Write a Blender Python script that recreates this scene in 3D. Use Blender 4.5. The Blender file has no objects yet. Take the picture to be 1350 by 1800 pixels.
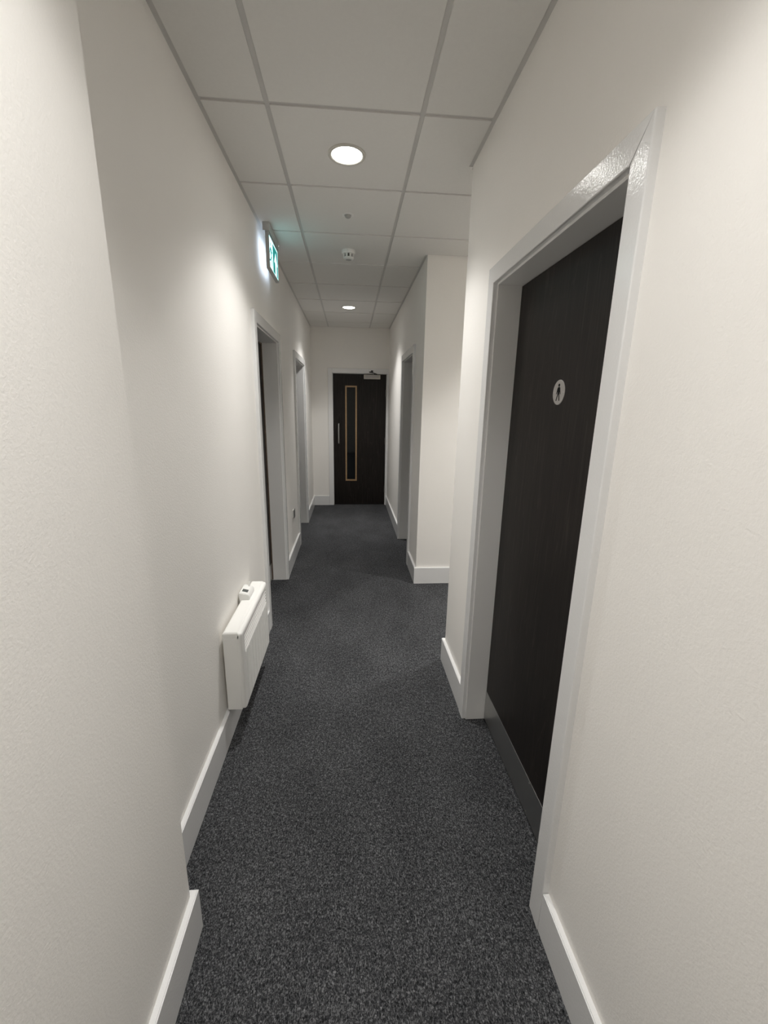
import bpy, bmesh, math, random
from mathutils import Vector, Matrix

random.seed(4)
C = bpy.context.scene.collection
S = bpy.context.scene

# ------------------------------------------------------------------ camera
cam = bpy.data.cameras.new('camera')
cam.sensor_fit = 'VERTICAL'; cam.sensor_height = 36.0
cam.lens = 737.05 / 1800.0 * 36.0
cam.clip_start = 0.02
cam_o = bpy.data.objects.new('camera', cam); C.objects.link(cam_o)
R_ = Vector((0.99680028, -0.07804345, 0.01727477))
U_ = Vector((0.00226978, 0.24366637, 0.96985646))
F_ = Vector((0.07990023, 0.96671398, -0.24306384))
cam_o.matrix_world = Matrix(((R_.x, U_.x, -F_.x, 0.0), (R_.y, U_.y, -F_.y, 0.0),
                             (R_.z, U_.z, -F_.z, 1.5384), (0, 0, 0, 1)))
S.camera = cam_o

# ------------------------------------------------------------------ world, exposure
w = bpy.data.worlds.new('world'); S.world = w; w.use_nodes = True
w.node_tree.nodes['Background'].inputs[0].default_value = (0.5, 0.52, 0.55, 1)
w.node_tree.nodes['Background'].inputs[1].default_value = 0.004
S.view_settings.view_transform = 'Standard'
S.view_settings.look = 'None'
S.view_settings.gamma = 1.0
S.view_settings.use_curve_mapping = False
S.view_settings.exposure = 0.55

S.cycles.max_bounces = 16
S.cycles.diffuse_bounces = 12
SPOT_W = 96.0            # each recessed downlight
SPOT_ANGLE = math.radians(150)
# beam of the recessed fitting: relative intensity against the cosine of the angle off its axis
BEAM = [(0.0, 0.0), (0.48, 0.003), (0.54, 0.02), (0.60, 0.10), (0.66, 0.27), (0.73, 0.40), (0.84, 0.56), (0.92, 0.78), (0.97, 0.94), (1.0, 1.0)]
LAMP_COL = (1.0, 0.985, 0.955)

# ------------------------------------------------------------------ materials
def new_mat(name):
    m = bpy.data.materials.new(name); m.use_nodes = True
    nt = m.node_tree
    return m, nt, nt.nodes['Principled BSDF']

def node(nt, t, **kw):
    n = nt.nodes.new(t)
    for k, v in kw.items():
        if k in n.inputs: n.inputs[k].default_value = v
        else: setattr(n, k, v)
    return n

def coords(nt, scale=(1, 1, 1)):
    g = node(nt, 'ShaderNodeNewGeometry')
    mp = node(nt, 'ShaderNodeMapping'); mp.inputs['Scale'].default_value = scale
    nt.links.new(g.outputs['Position'], mp.inputs['Vector'])
    return mp.outputs['Vector']

def plain(name, col, rough=0.5, metal=0.0, bump=None, spec=0.5, var=0.0, vscale=3.0):
    m, nt, b = new_mat(name)
    b.inputs['Base Color'].default_value = (*col, 1)
    b.inputs['Roughness'].default_value = rough
    b.inputs['Metallic'].default_value = metal
    b.inputs['Specular IOR Level'].default_value = spec
    if var:
        n = node(nt, 'ShaderNodeTexNoise', Scale=vscale, Detail=4.0)
        nt.links.new(coords(nt), n.inputs['Vector'])
        r = node(nt, 'ShaderNodeValToRGB')
        r.color_ramp.elements[0].position = .3; r.color_ramp.elements[1].position = .7
        r.color_ramp.elements[0].color = (*[c * (1 - var) for c in col], 1)
        r.color_ramp.elements[1].color = (*[min(1, c * (1 + var)) for c in col], 1)
        nt.links.new(n.outputs['Fac'], r.inputs['Fac'])
        nt.links.new(r.outputs['Color'], b.inputs['Base Color'])
    if bump:
        sc, st, dist = bump
        n = node(nt, 'ShaderNodeTexNoise', Scale=sc, Detail=3.0, Roughness=0.55)
        nt.links.new(coords(nt), n.inputs['Vector'])
        bp = node(nt, 'ShaderNodeBump', Strength=st, Distance=dist)
        nt.links.new(n.outputs['Fac'], bp.inputs['Height'])
        nt.links.new(bp.outputs['Normal'], b.inputs['Normal'])
    return m

def emit(name, col, strength, base=0.8):
    m, nt, b = new_mat(name)
    b.inputs['Base Color'].default_value = (base, base, base, 1)
    b.inputs['Emission Color'].default_value = (*col, 1)
    b.inputs['Emission Strength'].default_value = strength
    return m

M = {}
M['wall'] = plain('wall_paint', (0.885, 0.864, 0.832), 0.6, bump=(165, 0.6, 0.0012), spec=0.3, var=0.012, vscale=2.0)
M['trim'] = plain('white_gloss_trim', (0.80, 0.80, 0.80), 0.11, bump=(160, 0.6, 0.0008), spec=0.5)
M['lining'] = plain('white_satin_lining', (0.78, 0.775, 0.765), 0.4, bump=(220, 0.15, 0.0005))
M['tile'] = plain('ceiling_tile_white', (0.77, 0.76, 0.735), 0.85, bump=(420, 0.25, 0.0006), spec=0.2, var=0.01, vscale=90)
M['grid'] = plain('ceiling_grid_metal', (0.60, 0.59, 0.575), 0.5, spec=0.3)
M['plaster'] = plain('plenum_grey', (0.3, 0.3, 0.3), 0.9)
M['white_metal'] = plain('white_enamel', (0.87, 0.865, 0.84), 0.32)
M['white_plastic'] = plain('white_plastic', (0.80, 0.80, 0.78), 0.4)
M['bezel'] = plain('bezel_white', (0.62, 0.60, 0.55), 0.3)
M['grey_plastic'] = plain('sign_grey', (0.42, 0.42, 0.41), 0.45)
M['sign_housing'] = plain('sign_housing_grey', (0.5, 0.5, 0.49), 0.45)
M['dark_plastic'] = plain('dark_plastic', (0.06, 0.06, 0.06), 0.35)
M['lcd'] = plain('display_grey', (0.09, 0.10, 0.095), 0.2)
M['black'] = plain('black_print', (0.005, 0.005, 0.005), 0.7, spec=0.1)
M['steel'] = plain('brushed_steel', (0.5, 0.5, 0.49), 0.38, metal=1.0)
M['sign_alu'] = plain('satin_aluminium', (0.42, 0.40, 0.38), 0.55, metal=0.6)
M['kick'] = plain('kick_plate_steel', (0.52, 0.52, 0.51), 0.36, metal=1.0)
M['oak'] = plain('oak_bead', (0.36, 0.235, 0.12), 0.45, var=0.15, vscale=40)
M['lipping'] = plain('hardwood_lipping', (0.13, 0.095, 0.072), 0.5, var=0.15, vscale=40)
M['closer'] = plain('closer_silver', (0.50, 0.47, 0.42), 0.4, metal=0.4)
M['socket'] = plain('socket_metal', (0.22, 0.215, 0.21), 0.45, metal=0.3)
M['lamp'] = emit('downlight_diffuser_lit', (1.0, 0.985, 0.94), 12.0)
M['sign_white'] = emit('sign_lit_white', (0.50, 0.98, 1.0), 1.3)
M['sign_led'] = emit('indicator_lit', (0.9, 1.0, 0.95), 1.0)
M['sign_green'] = emit('sign_lit_green', (0.0, 0.17, 0.15), 1.0, 0.02)
M['sign_back'] = emit('sign_back_light', (0.66, 0.81, 1.0), 1.1)

def wood():
    m, nt, b = new_mat('dark_wenge_laminate')
    v = coords(nt, (9, 9, 0.55))
    n = node(nt, 'ShaderNodeTexNoise', Scale=6.0, Detail=7.0, Roughness=0.65, Distortion=0.6)
    nt.links.new(v, n.inputs['Vector'])
    v2 = coords(nt, (90, 90, 1.6))
    n2 = node(nt, 'ShaderNodeTexNoise', Scale=4.0, Detail=3.0)
    nt.links.new(v2, n2.inputs['Vector'])
    mx = node(nt, 'ShaderNodeMix'); mx.data_type = 'FLOAT'; mx.inputs[0].default_value = 0.45
    nt.links.new(n.outputs['Fac'], mx.inputs[2]); nt.links.new(n2.outputs['Fac'], mx.inputs[3])
    r = node(nt, 'ShaderNodeValToRGB')
    e = r.color_ramp.elements
    e[0].position = .34; e[0].color = (0.0050, 0.0037, 0.0030, 1)
    e[1].position = .70; e[1].color = (0.021, 0.0165, 0.0142, 1)
    nt.links.new(mx.outputs[0], r.inputs['Fac']); nt.links.new(r.outputs['Color'], b.inputs['Base Color'])
    v3 = coords(nt, (7, 7, 0.42))
    n3 = node(nt, 'ShaderNodeTexNoise', Scale=1.6, Detail=2.5, Roughness=0.5, Distortion=0.35)
    nt.links.new(v3, n3.inputs['Vector'])
    mul = node(nt, 'ShaderNodeMath', operation='MULTIPLY'); mul.inputs[1].default_value = 9.0
    fr = node(nt, 'ShaderNodeMath', operation='FRACT')
    nt.links.new(n3.outputs['Fac'], mul.inputs[0]); nt.links.new(mul.outputs[0], fr.inputs[0])
    ln = node(nt, 'ShaderNodeValToRGB'); le = ln.color_ramp.elements
    le[0].position = .0; le[0].color = (0, 0, 0, 1); le[1].position = 1.0; le[1].color = (0, 0, 0, 1)
    p = le.new(.42); p.color = (0, 0, 0, 1); p = le.new(.5); p.color = (1, 1, 1, 1); p = le.new(.56); p.color = (0, 0, 0, 1)
    nt.links.new(fr.outputs[0], ln.inputs['Fac'])
    md = node(nt, 'ShaderNodeMath', operation='MULTIPLY')
    nt.links.new(ln.outputs['Color'], md.inputs[0]); nt.links.new(n.outputs['Fac'], md.inputs[1])
    mc = node(nt, 'ShaderNodeMix'); mc.data_type = 'RGBA'; mc.inputs[7].default_value = (0.042, 0.035, 0.031, 1)
    nt.links.new(md.outputs[0], mc.inputs[0]); nt.links.new(r.outputs['Color'], mc.inputs[6])
    nt.links.new(mc.outputs[2], b.inputs['Base Color'])
    b.inputs['Roughness'].default_value = 0.42
    b.inputs['Specular IOR Level'].default_value = 0.25
    bp = node(nt, 'ShaderNodeBump', Strength=0.15, Distance=0.0004)
    nt.links.new(mx.outputs[0], bp.inputs['Height']); nt.links.new(bp.outputs['Normal'], b.inputs['Normal'])
    return m
M['wood'] = wood()

def carpet():
    m, nt, b = new_mat('charcoal_loop_carpet')
    v = coords(nt, (1.25, 0.8, 1))
    n = node(nt, 'ShaderNodeTexNoise', Scale=210.0, Detail=2.0, Roughness=0.7, Distortion=0.8)
    nt.links.new(v, n.inputs['Vector'])
    n2 = node(nt, 'ShaderNodeTexNoise', Scale=70.0, Detail=2.0)
    nt.links.new(v, n2.inputs['Vector'])
    n3 = node(nt, 'ShaderNodeTexNoise', Scale=3.0, Detail=2.0)
    nt.links.new(v, n3.inputs['Vector'])
    a = node(nt, 'ShaderNodeMath', operation='MULTIPLY'); a.inputs[1].default_value = 0.72
    nt.links.new(n.outputs['Fac'], a.inputs[0])
    a2 = node(nt, 'ShaderNodeMath', operation='MULTIPLY_ADD'); a2.inputs[1].default_value = 0.20
    nt.links.new(n2.outputs['Fac'], a2.inputs[0]); nt.links.new(a.outputs[0], a2.inputs[2])
    a3 = node(nt, 'ShaderNodeMath', operation='MULTIPLY_ADD'); a3.inputs[1].default_value = 0.08
    nt.links.new(n3.outputs['Fac'], a3.inputs[0]); nt.links.new(a2.outputs[0], a3.inputs[2])
    r = node(nt, 'ShaderNodeValToRGB')
    e = r.color_ramp.elements
    e[0].position = .36; e[0].color = (0.0065, 0.0067, 0.0076, 1)
    e[1].position = .68; e[1].color = (0.225, 0.228, 0.236, 1)
    x = e.new(.50); x.color = (0.0425, 0.0435, 0.0465, 1)
    nt.links.new(a3.outputs[0], r.inputs['Fac']); nt.links.new(r.outputs['Color'], b.inputs['Base Color'])
    b.inputs['Roughness'].default_value = 0.95
    b.inputs['Specular IOR Level'].default_value = 0.1
    bp = node(nt, 'ShaderNodeBump', Strength=0.8, Distance=0.003)
    nt.links.new(n.outputs['Fac'], bp.inputs['Height']); nt.links.new(bp.outputs['Normal'], b.inputs['Normal'])
    return m
M['carpet'] = carpet()

def glass():
    m, nt, b = new_mat('vision_panel_glass')
    b.inputs['Base Color'].default_value = (0.85, 0.9, 0.88, 1)
    b.inputs['Roughness'].default_value = 0.03
    b.inputs['Transmission Weight'].default_value = 1.0
    b.inputs['IOR'].default_value = 1.3
    return m
M['glass'] = glass()

# ------------------------------------------------------------------ helpers
def add_box(bm, lo, hi):
    vs = [bm.verts.new((x, y, z)) for x in (lo[0], hi[0]) for y in (lo[1], hi[1]) for z in (lo[2], hi[2])]
    for f in ((0, 1, 3, 2), (4, 6, 7, 5), (0, 4, 5, 1), (2, 3, 7, 6), (0, 2, 6, 4), (1, 5, 7, 3)):
        bm.faces.new([vs[i] for i in f])

def obj(name, bm, mat, parent=None, origin=None, smooth=False):
    """links a bmesh built in world coordinates; origin is the object's own base point."""
    bmesh.ops.recalc_face_normals(bm, faces=bm.faces)
    po = parent_origin(parent)
    org = Vector(origin) if origin is not None else po
    bmesh.ops.translate(bm, verts=bm.verts, vec=-org)
    me = bpy.data.meshes.new(name); bm.to_mesh(me); bm.free()
    me.materials.append(M[mat])
    if smooth:
        for p in me.polygons: p.use_smooth = True
    o = bpy.data.objects.new(name, me); C.objects.link(o)
    o.location = org - po
    if parent: o.parent = parent
    return o

def parent_origin(p):
    v = Vector((0, 0, 0))
    while p is not None:
        v += p.location; p = p.parent
    return v

def box(name, lo, hi, mat, parent=None, bev=0.0, seg=2, smooth=False, origin=None):
    bm = bmesh.new(); add_box(bm, lo, hi)
    if bev:
        bmesh.ops.bevel(bm, geom=list(bm.edges), offset=bev, segments=seg, affect='EDGES', profile=0.5)
    return obj(name, bm, mat, parent, origin, smooth)

def boxes(name, lst, mat, parent=None, origin=None):
    bm = bmesh.new()
    for lo, hi in lst: add_box(bm, lo, hi)
    return obj(name, bm, mat, parent, origin)

def lathe(bm, c, prof, n=40, axis='Z', sign=1):
    """prof: (radius, height) list; closes with fans when radius is 0."""
    rings = []
    for r, h in prof:
        ring = []
        for k in range(n if r > 1e-6 else 1):
            a = 2 * math.pi * k / n
            p = (r * math.cos(a), r * math.sin(a), h * sign)
            if axis == 'X': p = (p[2], p[0], p[1])
            if axis == 'Y': p = (p[0], p[2], p[1])
            ring.append(bm.verts.new((c[0] + p[0], c[1] + p[1], c[2] + p[2])))
        rings.append(ring)
    for A, B in zip(rings, rings[1:]):
        if len(A) == 1 and len(B) == 1: continue
        for k in range(n):
            j = (k + 1) % n
            if len(A) == 1: bm.faces.new((A[0], B[j], B[k]))
            elif len(B) == 1: bm.faces.new((A[k], A[j], B[0]))
            else: bm.faces.new((A[k], A[j], B[j], B[k]))

def tube(bm, pts, r, n=12):
    """round bar along a polyline, ends capped."""
    rings = []
    P = [Vector(p) for p in pts]
    for i, p in enumerate(P):
        t = (P[min(i + 1, len(P) - 1)] - P[max(i - 1, 0)]).normalized()
        u = t.orthogonal().normalized() if i == 0 else (u - t * u.dot(t)).normalized()
        v = t.cross(u)
        rings.append([bm.verts.new(p + (u * math.cos(2 * math.pi * k / n) + v * math.sin(2 * math.pi * k / n)) * r) for k in range(n)])
    for A, B in zip(rings, rings[1:]):
        for k in range(n):
            j = (k + 1) % n; bm.faces.new((A[k], A[j], B[j], B[k]))
    bm.faces.new(rings[0][::-1]); bm.faces.new(rings[-1])

def prism(bm, pts, base, u, v, nrm, d):
    """flat polygon pts (a,b) -> base + a*u + b*v, thickness d along nrm."""
    base, u, v, nrm = Vector(base), Vector(u), Vector(v), Vector(nrm)
    lo = [bm.verts.new(base + u * a + v * b) for a, b in pts]
    hi = [bm.verts.new(base + u * a + v * b + nrm * d) for a, b in pts]
    bm.faces.new(lo[::-1]); bm.faces.new(hi)
    n = len(pts)
    for k in range(n):
        j = (k + 1) % n; bm.faces.new((lo[k], lo[j], hi[j], hi[k]))

def tag(o, label=None, cat=None, group=None, kind=None):
    if label: o['label'] = label
    if cat: o['category'] = cat
    if group: o['group'] = group
    if kind: o['kind'] = kind
    return o

def empty(name, loc):
    o = bpy.data.objects.new(name, None); C.objects.link(o)
    o.empty_display_size = 0.1; o.location = loc
    return o

# ------------------------------------------------------------------ the shell
H = 2.655                      # ceiling grid flange plane
TOP = H + 0.14
XG, Y0, SP = -0.314, 1.952, 0.6068
YE = 6.602                     # end wall
XL, XLN, XR, XRF = -0.580, -0.467, 0.584, 0.584
YN = 0.950                     # end of the near left wall
YA, YB = 2.290, 3.490          # alcove on the right
XA, YBACK = 3.30, -1.25
WT = 0.16

box('floor', (XLN - .3, YBACK - .2, -0.06), (XA + .2, YE + .2, 0.0), 'carpet')
tag(bpy.data.objects['floor'], 'charcoal flecked carpet floor running the length of the corridor', 'floor', kind='structure')

# door openings: (near y, far y) of the masonry hole, top z
D1 = (0.945, 1.795, 2.03)      # right, near
D2 = (2.775, 3.620, 2.03)      # left, first
D3 = (4.640, 5.545, 2.03)      # left, second
D4 = (3.985, 4.800, 2.03)      # right, far
D5 = (-0.275, 0.566, 2.03)     # end (x range)

def wall_y(name, x0, x1, y0, y1, holes, label):
    lst = []; a = y0
    for h0, h1, hz in sorted(holes):
        lst.append(((x0, a, 0), (x1, h0, TOP))); lst.append(((x0, h0, hz), (x1, h1, TOP))); a = h1
    lst.append(((x0, a, 0), (x1, y1, TOP)))
    return tag(boxes(name, lst, 'wall'), label, 'wall', kind='structure')

wall_y('wall_left', XL - WT, XL, YN, YE + .16, [D2, D3], 'long off-white left wall with two doorways and the panel heater')
tag(box('wall_left_near', (XLN - .273, YBACK - .16, 0), (XLN, YN, TOP), 'wall'), 'off-white wall projecting at the left edge, nearest the viewer', 'wall', kind='structure')
wall_y('wall_right', XR, XR + WT, YBACK - .16, YA, [D1], 'off-white right wall around the near dark door', )
wall_y('wall_right_far', XRF, XRF + WT, YB, YE, [D4], 'shaded right wall beyond the alcove, with one doorway')
tag(box('wall_alcove', (XRF + WT, YB, 0), (XA + .16, YB + WT, TOP), 'wall'), 'off-white wall facing the viewer on the far side of the right-hand alcove', 'wall', kind='structure')
tag(box('wall_alcove_side', (XA, YA - WT, 0), (XA + .16, YB, TOP), 'wall'), 'wall closing the right-hand alcove', 'wall', kind='structure')
tag(box('wall_alcove_near', (XR + WT, YA - WT, 0), (XA, YA, TOP), 'wall'), 'near side wall of the right-hand alcove', 'wall', kind='structure')
tag(boxes('wall_end', [((XL, YE, 0), (D5[0], YE + WT, TOP)), ((D5[0], YE, D5[2]), (D5[1], YE + WT, TOP)), ((D5[1], YE, 0), (XRF + WT, YE + WT, TOP))], 'wall'),
    'off-white end wall around the door with the slim window', 'wall', kind='structure')
tag(box('wall_back', (XLN, YBACK - .16, 0), (XR, YBACK, TOP), 'wall'), 'wall closing the corridor behind the viewer', 'wall', kind='structure')

# ceiling: slab, tegular tiles, runners, tees, wall angles
ceil = tag(box('ceiling', (XL - WT, YBACK - .16, TOP), (XA + .16, YE + WT, TOP + .1), 'plaster'), 'suspended ceiling of white square tiles in a metal grid', 'ceiling', kind='structure')
zones = [(XLN, XR, YBACK, YN), (XL, XR, YN, YA), (XL, XA, YA, YB), (XL, XRF, YB, YE)]
def inside(x, y): return any(a < x < b and c < y < d for a, b, c, d in zones)
gx = [XG + .6 * k for k in range(-1, 8)]
gy = [Y0 + SP * k for k in range(-6, 9)]
zx = sorted({v for z in zones for v in z[:2]}); zy = sorted({v for z in zones for v in z[2:]})
def span(a, b, cuts): return sorted({a, b} | {c for c in cuts if a < c < b})
GAP, EDGE = 0.0095, 0.019
nt_tile = 0
for i in range(len(gx) - 1):
    for j in range(len(gy) - 1):
        xs, ys = span(gx[i], gx[i + 1], zx), span(gy[j], gy[j + 1], zy)
        cells = {(a, b) for a in range(len(xs) - 1) for b in range(len(ys) - 1) if inside((xs[a] + xs[a + 1]) / 2, (ys[b] + ys[b + 1]) / 2)}
        # drop slivers
        cells = {(a, b) for a, b in cells if xs[a + 1] - xs[a] > .012 and ys[b + 1] - ys[b] > .004}
        if not cells: continue
        def sh(lo, hi, lo_open, hi_open, lo_grid, hi_grid):
            l = lo if lo_open else lo + (GAP if lo_grid else EDGE)
            h = hi if hi_open else hi - (GAP if hi_grid else EDGE)
            return l, h
        bm = bmesh.new()
        z0 = H - 0.005 - random.random() * .0006
        vert = {}
        def V(x, y, z):
            k = (round(x, 5), round(y, 5), round(z, 5))
            if k not in vert: vert[k] = bm.verts.new((x, y, z))
            return vert[k]
        rects = []
        for a, b in sorted(cells):
            x0, x1 = sh(xs[a], xs[a + 1], (a - 1, b) in cells, (a + 1, b) in cells, a == 0, a + 2 == len(xs))
            y0, y1 = sh(ys[b], ys[b + 1], (a, b - 1) in cells, (a, b + 1) in cells, b == 0, b + 2 == len(ys))
            if x1 - x0 < .02 or y1 - y0 < .015: continue
            rects.append((x0, x1, y0, y1))
        if not rects: bm.free(); continue
        for x0, x1, y0, y1 in rects:
            add_box(bm, (x0, y0, z0), (x1, y1, H + .012))
        if len(rects) == 1:
            bot = [e for e in bm.edges if all(abs(v.co.z - z0) < 1e-6 for v in e.verts)]
            bmesh.ops.bevel(bm, geom=bot, offset=.0015, segments=1, affect='EDGES')
        x0, x1, y0, y1 = rects[0]
        obj('tile', bm, 'tile', ceil, origin=((x0 + x1) / 2, (y0 + y1) / 2, H)); nt_tile += 1
FL = 0.012
def segs_x(x):      # y runs of a runner at x
    ys = sorted(set(zy)); out = []
    for a, b in zip(ys, ys[1:]):
        if inside(x, (a + b) / 2):
            if out and abs(out[-1][1] - a) < 1e-6: out[-1][1] = b
            else: out.append([a, b])
    return out
for x in gx:
    for a, b in segs_x(x):
        bm = bmesh.new(); add_box(bm, (x - FL, a, H), (x + FL, b, H + .002)); add_box(bm, (x - .002, a, H + .002), (x + .002, b, H + .04))
        obj('main_runner', bm, 'grid', ceil, origin=(x, a, H))
for y in gy:
    xs = sorted(set(zx) | set(gx))
    for z in [0]:
        runs = []
        for a, b in zip(xs, xs[1:]):
            if inside((a + b) / 2, y):
                if runs and abs(runs[-1][1] - a) < 1e-6 and all(abs(a - g) > 1e-6 for g in gx): runs[-1][1] = b
                else: runs.append([a, b])
        for a, b in runs:
            a2 = a + FL if any(abs(a - g) < 1e-6 for g in gx) else a
            b2 = b - FL if any(abs(b - g) < 1e-6 for g in gx) else b
            if b2 - a2 < .02: continue
            bm = bmesh.new(); add_box(bm, (a2, y - FL, H + .0003), (b2, y + FL, H + .002)); add_box(bm, (a2, y - .002, H + .002), (b2, y + .002, H + .035))
            obj('cross_tee', bm, 'grid', ceil, origin=((a2 + b2) / 2, y, H))
AN = 0.022
def angle(lo, hi):
    box('wall_angle', (lo[0], lo[1], H - .0012), (hi[0], hi[1], H + .0008), 'grid', ceil, origin=(lo[0], lo[1], H))
angle((XLN, YBACK), (XLN + AN, YN)); angle((XL, YN), (XLN + AN, YN + AN)); angle((XL, YN + AN), (XL + AN, YE - AN))
angle((XL, YE - AN), (XRF, YE)); angle((XRF - AN, YB - AN), (XRF, YE - AN)); angle((XRF, YB - AN), (XA, YB))
angle((XR - AN, YBACK), (XR, YA + AN)); angle((XR, YA), (XA, YA + AN))

# skirting boards
BH = 0.150
def skirt(name, runs, label):
    bm = bmesh.new()
    for lo, hi in runs: add_box(bm, lo, hi)
    top = [e for e in bm.edges if all(abs(v.co.z - BH) < 1e-6 for v in e.verts)]
    bmesh.ops.bevel(bm, geom=top, offset=.003, segments=2, affect='EDGES')
    return tag(obj(name, bm, 'trim'), label, 'skirting board', kind='structure')
BT = 0.018
skirt('baseboard_left', [((XL, YN + .0, 0), (XL + BT, 2.719, BH))], 'white skirting board under the panel heater on the left')
skirt('baseboard_left_middle', [((XL, 3.676, 0), (XL + BT, 4.583, BH))], 'short white skirting board between the two left doorways')
skirt('baseboard_left_far', [((XL, 5.603, 0), (XL + BT, YE, BH))], 'short white skirting board at the far left corner beside the second left doorway')
skirt('baseboard_left_near', [((XLN, YBACK, 0), (XLN + BT, YN + BT, BH)), ((XL, YN, 0), (XLN, YN + BT, BH))], 'white skirting board on the projecting wall at the lower left edge')
skirt('baseboard_right_near', [((XR - BT, YBACK, 0), (XR, .888, BH))], 'white skirting board at the lower right edge, nearest the viewer')
skirt('baseboard_right', [((XR - BT, 1.852, 0), (XR, YA + BT, BH)), ((XR, YA, 0), (XA, YA + BT, BH))], 'short white skirting board just beyond the near right door')
skirt('baseboard_right_corner', [((XRF - BT, YB - BT, 0), (XRF, 3.928, BH)), ((XRF, YB - BT, 0), (XA, YB, BH))], 'white skirting board wrapping the outer corner of the alcove')
skirt('baseboard_right_far', [((XRF - BT, 4.858, 0), (XRF, YE, BH))], 'white skirting board between the far right doorway and the end wall')
skirt('baseboard_end', [((XL + BT, YE - BT, 0), (-0.332, YE, BH))], 'short white skirting board left of the end door')

# ------------------------------------------------------------------ doors
CW, CT, QK, LT = 0.065, 0.020, 0.008, 0.018   # architrave width and thickness, quirk, lining thickness
def wall_door(name, side, hole, xw, depth, label, bottom=.008, skew=0.0):
    """a door set in a left (-1) or right (+1) wall: lining, architrave, recessed leaf and kick plate."""
    y0, y1, zt = hole
    d = empty(name, (xw, (y0 + y1) / 2, 0)); tag(d, label, 'door', kind='structure')
    s = side
    def X(a, b): a, b = xw + s * a, xw + s * b; return min(a, b), max(a, b)
    def pc(nm, a, b, ya, yb, za, zb, mat, par=d, bev=0.0015, seg=2):
        xa, xb = X(a, b)
        return box(nm, (xa, ya, za), (xb, yb, zb), mat, par, bev, seg)
    iy0, iy1, iz = y0 + LT, y1 - LT, zt - LT
    D = WT if depth < .12 else depth + .05
    pc('jamb', -.002, D, y0, iy0, 0, zt, 'lining'); pc('jamb', -.002, D, iy1, y1, 0, zt, 'lining')
    pc('head_jamb', -.002, D, iy0, iy1, iz, zt, 'lining')
    a0, a1, az = iy0 - QK, iy1 + QK, iz + QK
    def arch(nm, poly, axis, spl=0.0):
        bm = bmesh.new()
        prism(bm, poly, (xw, 0, 0), (0, 1, 0), (0, 0, 1), (-s, 0, 0), CT)
        xf = xw - s * CT
        if spl:      # this leg sits a little skewed: its inner edge is set back
            for v in bm.verts:
                if abs(v.co.x - xf) < 1e-6 and abs(v.co.y - poly[1][0]) < 1e-6: v.co.x += s * spl
        ed = [e for e in bm.edges if all(abs(v.co.x - xf) < .006 for v in e.verts) and abs(e.verts[0].co[axis] - e.verts[1].co[axis]) < 1e-6]
        bmesh.ops.bevel(bm, geom=ed, offset=.003, segments=3, affect='EDGES', profile=.5)
        return obj(nm, bm, 'trim', d)
    arch('architrave', [(a0 - CW, 0), (a0, 0), (a0, az), (a0 - CW, az + CW)], 1, skew)
    arch('architrave', [(a1 + CW, 0), (a1, 0), (a1, az), (a1 + CW, az + CW)], 1)
    arch('head_architrave', [(a0, az), (a1, az), (a1 + CW, az + CW), (a0 - CW, az + CW)], 2)
    leaf = pc('leaf', depth, depth + .044, iy0 + .003, iy1 - .003, bottom, iz - .003, 'wood', bev=.001)
    kp = pc('kick_plate', depth - .0015, depth, iy0 + .004, iy1 - .004, bottom + .002, .168, 'kick', leaf, bev=.0004, seg=1)
    kp['label'] = 'brushed grey metal kick plate'
    return d, leaf, kp, (iy0, iy1, iz)

d1, leaf1, kp1, in1 = wall_door('door_1', 1, D1, XR, .094, 'dark wood door with round pictogram sign in the near right wall', skew=.0028)
d2, leaf2, kp2, in2 = wall_door('door_2', -1, D2, XL, .125, 'dark door deep in the first doorway on the left, past the heater')
d3, leaf3, kp3, in3 = wall_door('door_3', -1, D3, XL, .110, 'second doorway on the left, nearer the end wall')
d4, leaf4, kp4, in4 = wall_door('door_4', 1, D4, XRF, .110, 'doorway in the far right wall beyond the alcove')

# screws on the near kick plate
for yy in (1.05, 1.25, 1.50, 1.72):
    for zz in (.022, .156):
        bm = bmesh.new(); lathe(bm, (XR + .0925, yy, zz), [(0, .0012), (.003, .001), (.004, 0)], 12, 'X', -1)
        obj('screw', bm, 'steel', kp1)
# pictogram disc on the near door
xs_, ys_, zs_ = XR + .094, 1.370, 1.594
bm = bmesh.new(); lathe(bm, (xs_, ys_, zs_), [(0.0395, 0), (.0395, .0012), (.0385, .0018), (0, .0018)], 48, 'X', -1)
disc = obj('pictogram_disc', bm, 'sign_alu', leaf1); disc['label'] = 'round silver disc with a black walking-man pictogram'
bm = bmesh.new()
fx = xs_ - .0018
U, Vv, N = (0, -1, 0), (0, 0, 1), (-1, 0, 0)       # viewer's right, up, out of the door
U2 = (0, -1.28, 0)
circ = [(.0044 * math.cos(t * math.pi / 8), .0225 + .0050 * math.sin(t * math.pi / 8)) for t in range(16)]
prism(bm, circ, (fx, ys_, zs_), U2, Vv, N, .0004)
prism(bm, [(-.0065, .0145), (-.0035, .0168), (.0035, .0168), (.0065, .0145), (.0050, .0020), (-.0050, .0020)], (fx, ys_, zs_), U2, Vv, N, .0004)
prism(bm, [(-.0064, .0146), (-.0052, .0040), (-.0090, -.0060), (-.0116, -.0056), (-.0088, .0050)], (fx, ys_, zs_), U2, Vv, N, .0004)
prism(bm, [(.0064, .0146), (.0086, .0050), (.0108, -.0056), (.0082, -.0060), (.0050, .0040)], (fx, ys_, zs_), U2, Vv, N, .0004)
prism(bm, [(-.0050, .0021), (.0002, .0021), (-.0004, -.0060), (-.0072, -.0265), (-.0112, -.0265), (-.0046, -.0050)], (fx, ys_, zs_), U2, Vv, N, .0004)
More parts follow.
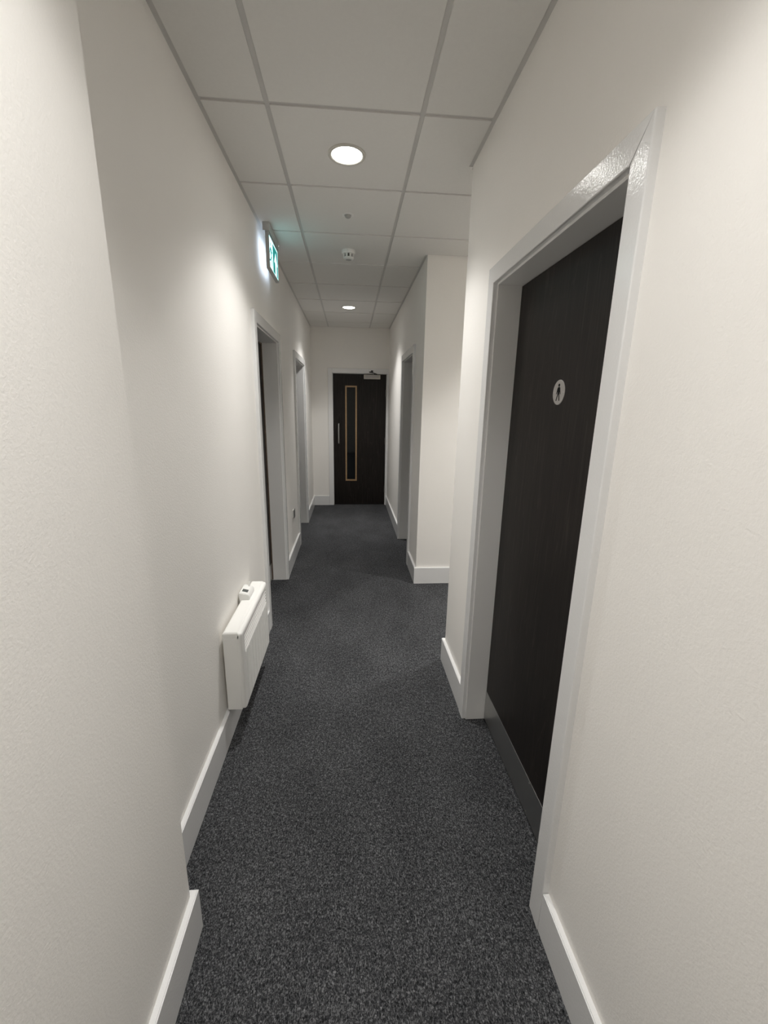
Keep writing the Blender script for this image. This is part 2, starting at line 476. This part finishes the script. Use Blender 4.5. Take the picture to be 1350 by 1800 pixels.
prism(bm, [(-.0002, .0021), (.0050, .0021), (.0052, -.0060), (.0088, -.0265), (.0050, -.0265), (.0004, -.0060)], (fx, ys_, zs_), U2, Vv, N, .0004)
obj('pictogram', bm, 'black', disc)
for sgn in (-1, 1):
    bm = bmesh.new(); lathe(bm, (fx, ys_ + sgn * .031, zs_), [(0, .0005), (.0022, .0003), (.0026, 0)], 12, 'X', -1)
    obj('screw', bm, 'steel', disc)

# brown lipping seen at the far edge and the top of the recessed left door
xl = XL - .125
li = box('lipping', (xl, in2[1] - .011, .01), (xl + .010, in2[1] - .0005, in2[2] - .001), 'lipping', d2, .0008)
li['label'] = 'brown timber lipping strip'
box('lipping', (xl, in2[0] + .0005, in2[2] - .012), (xl + .006, in2[1] - .011, in2[2] - .0005), 'lipping', d2, .0008)

# end door, hung flush in the end wall
d5 = empty('door_5', ((D5[0] + D5[1]) / 2, YE, 0)); tag(d5, 'dark door with slim vision panel at the end of the corridor', 'door', kind='structure')
jx0, jx1, jz = D5[0] + LT, D5[1] - LT, D5[2] - LT
box('jamb', (D5[0], YE - .002, 0), (jx0, YE + WT, D5[2]), 'lining', d5, .001)
box('jamb', (jx1, YE - .002, 0), (D5[1], YE + WT, D5[2]), 'lining', d5, .001)
box('head_jamb', (jx0, YE - .002, jz), (jx1, YE + WT, D5[2]), 'lining', d5, .001)
ax0, az = jx0 - QK, jz + QK
box('architrave', (ax0 - CW, YE - CT, 0), (ax0, YE, az + CW), 'trim', d5, .003)
box('head_architrave', (ax0, YE - CT, az), (XRF - .001, YE, az + CW), 'trim', d5, .003)
box('architrave', (jx1 + .010, YE - CT, 0), (XRF - .001, YE, az), 'trim', d5, .002)
# leaf with a rectangular hole for the glass
lx0, lx1, lz0, lz1 = jx0 + .004, jx1 - .004, .012, jz - .004
vx0, vx1, vz0, vz1 = -.074, .102, .392, 1.840
ly0, ly1 = YE + .004, YE + .048
g = .022
leaf5 = boxes('leaf', [((lx0, ly0, lz0), (vx0 + g, ly1, lz1)), ((vx1 - g, ly0, lz0), (lx1, ly1, lz1)),
                       ((vx0 + g, ly0, lz0), (vx1 - g, ly1, vz0 + g)), ((vx0 + g, ly0, vz1 - g), (vx1 - g, ly1, lz1))], 'wood', d5)
def bead(lo, hi):
    b = box('glazing_bead', lo, hi, 'oak', leaf5, .002); b['label'] = 'pale timber glazing bead'
bead((vx0, ly0 - .008, vz0), (vx0 + g, ly0 + .012, vz1)); bead((vx1 - g, ly0 - .008, vz0), (vx1, ly0 + .012, vz1))
bead((vx0 + g, ly0 - .008, vz1 - g), (vx1 - g, ly0 + .012, vz1)); bead((vx0 + g, ly0 - .008, vz0), (vx1 - g, ly0 + .012, vz0 + g))
box('glass_pane', (vx0 + g, ly0 + .016, vz0 + g), (vx1 - g, ly0 + .023, vz1 - g), 'glass', leaf5)['label'] = 'slim dark vision glass'
# pull handle
bm = bmesh.new(); hx, hy = -.175, ly0 - .048
pts = [(hx, ly0, .985), (hx, hy + .012, .985), (hx, hy + .003, .989), (hx, hy, .998), (hx, hy, 1.262), (hx, hy + .003, 1.271), (hx, hy + .012, 1.275), (hx, ly0, 1.275)]
tube(bm, pts, .0095, 14)
obj('pull_handle', bm, 'steel', leaf5, smooth=True)['label'] = 'brushed steel D pull handle'
# overhead closer: body on the leaf, arm to the head architrave
cx0, cx1, cz0, cz1 = .205, .452, 1.938, 2.000
clo = box('door_closer', (cx0, ly0 - .045, cz0), (cx1, ly0, cz1), 'closer', leaf5, .003); clo['label'] = 'silver overhead door closer'
box('cover_plate', (cx0 + .016, ly0 - .047, cz0 + .012), (cx1 - .022, ly0 - .045, cz1 - .006), 'sign_alu', clo)
bm = bmesh.new()
tube(bm, [(.37, ly0 - .028, cz1), (.37, ly0 - .028, cz1 + .016)], .009, 12)
tube(bm, [(.40, ly0 - .030, cz1 + .010), (.33, ly0 - .09, cz1 + .028), (.285, ly0 - .10, cz1 + .030)], .0065, 10)
tube(bm, [(.285, ly0 - .10, cz1 + .036), (.325, YE - CT - .008, cz1 + .047)], .0060, 10)
add_box(bm, (.310, YE - CT - .012, cz1 + .035), (.342, YE - CT, cz1 + .062))
obj('closer_arm', bm, 'dark_plastic', clo)
# hinges
for z in (1.74, 1.02, .26):
    bm = bmesh.new(); tube(bm, [(jx1 - .003, YE - .004, z - .05), (jx1 - .003, YE - .004, z + .05)], .007, 12)
    obj('hinge', bm, 'steel', d5)
# metal strip under the end door
box('threshold_strip', (jx0, YE - .004, 0), (jx1, YE + .05, .006), 'dark_plastic', d5, .001)

# ------------------------------------------------------------------ panel heater
HX0, HX1, HY0, HY1, HZ0, HZ1 = -.566, -.489, 1.712, 2.285, .163, .560
heater = tag(empty('panel_heater', (XL, (HY0 + HY1) / 2, HZ0)), 'white electric panel heater mounted low on the left wall', 'heater')
XC = HX1 - .012                      # joint between the rear case and the front panel
box('case', (HX0, HY0, HZ0), (XC, HY1, HZ1 - .030), 'white_metal', heater, .0015, 1)
bm = bmesh.new(); add_box(bm, (HX0, HY0, HZ1 - .0295), (XC + .004, HY1, HZ1))
bmesh.ops.bevel(bm, geom=[e for e in bm.edges if min(v.co.z for v in e.verts) > HZ1 - .001], offset=.012, segments=4, affect='EDGES', profile=.5)
obj('top_cover', bm, 'white_metal', heater)
fx0, fx1 = HX1 - .002, HX1 + .008
fy0, fy1 = HY0 + .026, HY1 - .026
def cut_box(name, lo, hi, bev, nlo, nhi, mat, parent):
    """a rounded box with a rectangular recess, evaluated to plain mesh data."""
    def tmp(lo, hi, b):
        bm = bmesh.new(); add_box(bm, lo, hi)
        if b:
            ed = [e for e in bm.edges if max(v.co.x for v in e.verts) > hi[0] - 1e-5]
            bmesh.ops.bevel(bm, geom=ed, offset=b, segments=3, affect='EDGES', profile=.5)
        bmesh.ops.recalc_face_normals(bm, faces=bm.faces)
        me = bpy.data.meshes.new('tmp'); bm.to_mesh(me); bm.free()
        o = bpy.data.objects.new('tmp', me); C.objects.link(o); return o
    a, c = tmp(lo, hi, bev), tmp(nlo, nhi, 0)
    m = a.modifiers.new('cut', 'BOOLEAN'); m.operation = 'DIFFERENCE'; m.solver = 'EXACT'; m.object = c
    dg = bpy.context.evaluated_depsgraph_get()
    bm = bmesh.new(); bm.from_object(a, dg)
    for o in (a, c): bpy.data.objects.remove(o)
    return obj(name, bm, mat, parent)
cut_box('front_panel', (XC, HY0, HZ0), (fx1, HY1, HZ1 - .004), .014, (HX1, fy0 + .012, HZ1 - .123), (fx1 + .05, fy1 - .012, HZ1 - .034), 'white_metal', heater)
box('grille_back', (HX1 - .001, fy0 + .012, HZ1 - .123), (HX1 + .0006, fy1 - .012, HZ1 - .034), 'grey_plastic', heater)
for k in range(5):
    z = HZ1 - .1165 + k * .0172
    bm = bmesh.new()
    px = .0080 - .0002 * k
    prism(bm, [(0, .001), (px - .001, -.004), (px, -.002), (px - .0005, .0005), (px - .003, .0022), (0, .0036)], (HX1, fy0 + .0121, z), (1, 0, 0), (0, 0, 1), (0, 1, 0), fy1 - fy0 - .0242)
    obj('louvre', bm, 'white_metal', heater)
for k in range(9):
    yy = fy0 + .03 + k * (fy1 - fy0 - .06) / 8
    box('rib', (fx1 - .001, yy - .0025, HZ0 + .018), (fx1 + .0022, yy + .0025, HZ1 - .128), 'white_metal', heater, .001, 1)
for yy in (HY0 + .1, HY1 - .1):
    box('wall_bracket', (XL, yy - .02, HZ0 + .06), (HX0 + .002, yy + .02, HZ1 - .06), 'dark_plastic', heater)
# control unit on top at the far end
bm = bmesh.new()
prism(bm, [(HX0 - .004, HZ1 - .03), (HX0 + .046, HZ1 - .03), (HX0 + .046, HZ1 + .020), (HX0 + .036, HZ1 + .030), (HX0 - .002, HZ1 + .040), (HX0 - .008, HZ1 + .034)],
      (0, 2.035, 0), (1, 0, 0), (0, 0, 1), (0, 1, 0), .115)
bmesh.ops.bevel(bm, geom=list(bm.edges), offset=.003, segments=2, affect='EDGES')
cu = obj('control_unit', bm, 'white_plastic', heater)
bm = bmesh.new()
dz = lambda x: HZ1 + .040 - (x - (HX0 - .002)) * .010 / .038
prism(bm, [(HX0 + .004, dz(HX0 + .004) + .0004), (HX0 + .032, dz(HX0 + .032) + .0004), (HX0 + .032, dz(HX0 + .032) - .002), (HX0 + .004, dz(HX0 + .004) - .002)],
      (0, 2.060, 0), (1, 0, 0), (0, 0, 1), (0, 1, 0), .030)
obj('display', bm, 'lcd', cu)['label'] = 'dark grey display'
bm = bmesh.new(); tube(bm, [(HX0 + .022, 2.135, HZ1 + .030), (HX0 + .026, 2.142, HZ1 + .056)], .005, 10)
obj('control_lever', bm, 'white_plastic', cu)

# ------------------------------------------------------------------ exit sign
ES = tag(empty('exit_sign', (-.524, 3.21, H)), 'lit green and white exit sign hanging from the ceiling by the left wall', 'sign')
box('housing', (-.545, 3.03, H - .054), (-.504, 3.405, H - .0012), 'sign_housing', ES, .002)
py0, py1, pz0, pz1 = 3.034, 3.385, 2.390, 2.600
px0, px1 = -.531, -.510
fr = .016
bm = bmesh.new()
add_box(bm, (px0, py0, pz0), (px1, py0 + fr, pz1)); add_box(bm, (px0, py1 - .008, pz0), (px1, py1, pz1))
add_box(bm, (px0, py0 + fr, pz0), (px1, py1 - .008, pz0 + .012)); add_box(bm, (px0, py0 + fr, pz1 - .012), (px1, py1 - .008, pz1))
obj('frame', bm, 'grey_plastic', ES)
ly_0, ly_1, lz_0, lz_1 = py0 + fr, py1 - .008, pz0 + .012, pz1 - .012
lit = box('lit_face', (px1 - .006, ly_0, lz_0), (px1 - .003, ly_1, lz_1), 'sign_white', ES); lit['label'] = 'glowing white face with green running man and arrow'
bm = bmesh.new()
xf = px1 - .003
UY, UZ, NX = (0, 1, 0), (0, 0, 1), (1, 0, 0)     # viewer reads towards +Y
W, Hh = ly_1 - ly_0, lz_1 - lz_0
def q(pts): prism(bm, [(a * W, b * Hh) for a, b in pts], (xf, ly_0, lz_0), UY, UZ, NX, .0006)
# green field around the arrow (right part), built around the white arrow
q([(.42, .05), (.66, .05), (.66, .44), (.54, .44), (.755, .84), (.755, .95), (.42, .95)])
q([(.97, .44), (.85, .44), (.85, .05), (.965, .05)])
q([(.97, .44), (.965, .95), (.755, .95), (.755, .84)])
# green running man in the white doorway
a = [(.205 + .035 * math.cos(t * math.pi / 6), .80 + .06 * math.sin(t * math.pi / 6)) for t in range(12)]
q(a)
q([(.15, .70), (.22, .71), (.26, .45), (.19, .40)])
q([(.215, .70), (.30, .60), (.35, .64), (.36, .60), (.30, .53), (.21, .63)])
q([(.16, .70), (.09, .60), (.06, .48), (.09, .47), (.12, .56), (.18, .62)])
q([(.20, .44), (.26, .45), (.33, .33), (.31, .14), (.27, .15), (.28, .31)])
q([(.19, .43), (.24, .42), (.17, .26), (.05, .22), (.05, .27), (.14, .30)])
obj('pictogram', bm, 'sign_green', lit)
box('back_light', (px0 + .003, ly_0, lz_0), (px0 + .006, ly_1, lz_1), 'sign_back', ES)['label'] = 'glowing back face lighting the wall'
for yy in (py0 + .05, py1 - .05):
    box('hanger', (-.525, yy - .012, pz1 - .002), (-.516, yy + .012, H - .052), 'grey_plastic', ES)

bm = bmesh.new(); lathe(bm, (-.504, 3.398, H - .022), [(.0032, 0), (.0030, .0012), (0, .002)], 12, 'X', 1)
obj('indicator', bm, 'sign_led', ES)['label'] = 'tiny lit indicator'

# ------------------------------------------------------------------ downlights
def downlight(y, label, x=-.012, power=1.0):
    e = tag(empty('downlight', (x, y, H - .005)), label, 'ceiling light', 'recessed downlights along the ceiling')
    bm = bmesh.new()
    lathe(bm, (x, y, H - .005), [(.086, .000), (.086, .003), (.083, .0055), (.076, .0065), (.071, .0055), (.068, .0015), (.068, .000)], 56, 'Z', -1)
    obj('bezel', bm, 'bezel', e, smooth=True)
    bm = bmesh.new(); lathe(bm, (x, y, H - .005), [(.0685, .0004), (.0685, .0022), (0, .0026)], 56, 'Z', -1)
    obj('diffuser', bm, 'lamp', e)['label'] = 'bright round diffuser'
    L = bpy.data.lights.new('downlight_lamp', 'SPOT'); L.energy = SPOT_W * power; L.color = LAMP_COL
    L.spot_size = SPOT_ANGLE; L.spot_blend = 0.1; L.shadow_soft_size = .062
    L.use_nodes = True; nt = L.node_tree; em = nt.nodes['Emission']
    tc = node(nt, 'ShaderNodeTexCoord'); sx = node(nt, 'ShaderNodeSeparateXYZ'); ab = node(nt, 'ShaderNodeMath', operation='ABSOLUTE')
    r = node(nt, 'ShaderNodeValToRGB'); el = r.color_ramp.elements
    for k, (p, v) in enumerate(BEAM):
        x = el[0] if k == 0 else el[len(el) - 1] if k == len(BEAM) - 1 else el.new(p)
        x.position = p
    for x, (p, v) in zip(el, BEAM): x.color = (v, v, v, 1)
    nt.links.new(tc.outputs['Normal'], sx.inputs[0]); nt.links.new(sx.outputs['Z'], ab.inputs[0])
    nt.links.new(ab.outputs[0], r.inputs['Fac']); nt.links.new(r.outputs['Color'], em.inputs['Strength'])
    o = bpy.data.objects.new('downlight_lamp', L); C.objects.link(o); o.parent = e; o.location = (0, 0, -.012)
    return e
downlight(2.256, 'round lit downlight nearest the viewer, ahead of the motion sensor')
downlight(5.300, 'small far round downlight near the end wall', power=1.12)
downlight(2.863, 'round downlight in the ceiling of the side passage, hidden behind the near right wall', 1.786, 1.7)
downlight(0.436, 'round downlight overhead, out of the picture above the near right door', power=0.84)

# ------------------------------------------------------------------ ceiling sensors
bm = bmesh.new(); c0 = (-.011, 2.878, H - .005)
e = tag(empty('motion_sensor', c0), 'tiny round motion sensor in the ceiling tile between downlight and smoke detector', 'sensor')
lathe(bm, c0, [(.036, 0), (.036, .0015), (.033, .003), (.022, .004), (.020, 0)], 36, 'Z', -1); obj('collar', bm, 'white_plastic', e)
bm = bmesh.new(); lathe(bm, c0, [(.020, 0), (.020, .005), (.017, .012), (.010, .017), (0, .019)], 28, 'Z', -1)
obj('lens', bm, 'grey_plastic', e, smooth=True)['label'] = 'dark domed lens'

c0 = (-.009, 3.476, H - .005)
sd = tag(empty('smoke_detector', c0), 'white round smoke detector hanging from the ceiling beyond the motion sensor', 'detector')
bm = bmesh.new(); lathe(bm, c0, [(.050, 0), (.050, .016), (.047, .022), (.040, .024), (0, .024)], 40, 'Z', -1); obj('mounting_base', bm, 'white_plastic', sd)
bm = bmesh.new(); lathe(bm, c0, [(.032, .024), (.032, .046), (0, .046)], 32, 'Z', -1); obj('sensing_chamber', bm, 'dark_plastic', sd)
for k in range(8):
    a = 2 * math.pi * (k + .5) / 8
    bm = bmesh.new()
    ca, sa = math.cos(a), math.sin(a)
    u = Vector((-sa, ca, 0)); n_ = Vector((ca, sa, 0))
    prism(bm, [(-.0075, .023), (.0075, .023), (.0065, .047), (-.0065, .047)], Vector(c0) + n_ * .031, u, (0, 0, -1), n_, .008)
    obj('vane', bm, 'white_plastic', sd)
bm = bmesh.new(); lathe(bm, c0, [(0, .046), (.039, .046), (.037, .055), (.026, .061), (.022, .061)], 36, 'Z', -1); obj('cap', bm, 'white_plastic', sd)
bm = bmesh.new(); lathe(bm, c0, [(.0235, .059), (.0235, .0605), (.018, .0625), (0, .063)], 28, 'Z', -1); obj('thermistor_cover', bm, 'grey_plastic', sd)

# ------------------------------------------------------------------ wall socket
so = tag(empty('wall_socket', (XL, 4.185, .475)), 'small square socket plate low on the wall between the left doorways', 'socket')
box('back_box', (XL, 4.146, .436), (XL + .010, 4.224, .514), 'white_plastic', so, .002)
box('face_plate', (XL + .010, 4.142, .432), (XL + .016, 4.228, .518), 'socket', so, .002)
for zz in (.46, .49): box('socket_slot', (XL + .0155, 4.178, zz - .004), (XL + .0166, 4.192, zz + .004), 'dark_plastic', so)
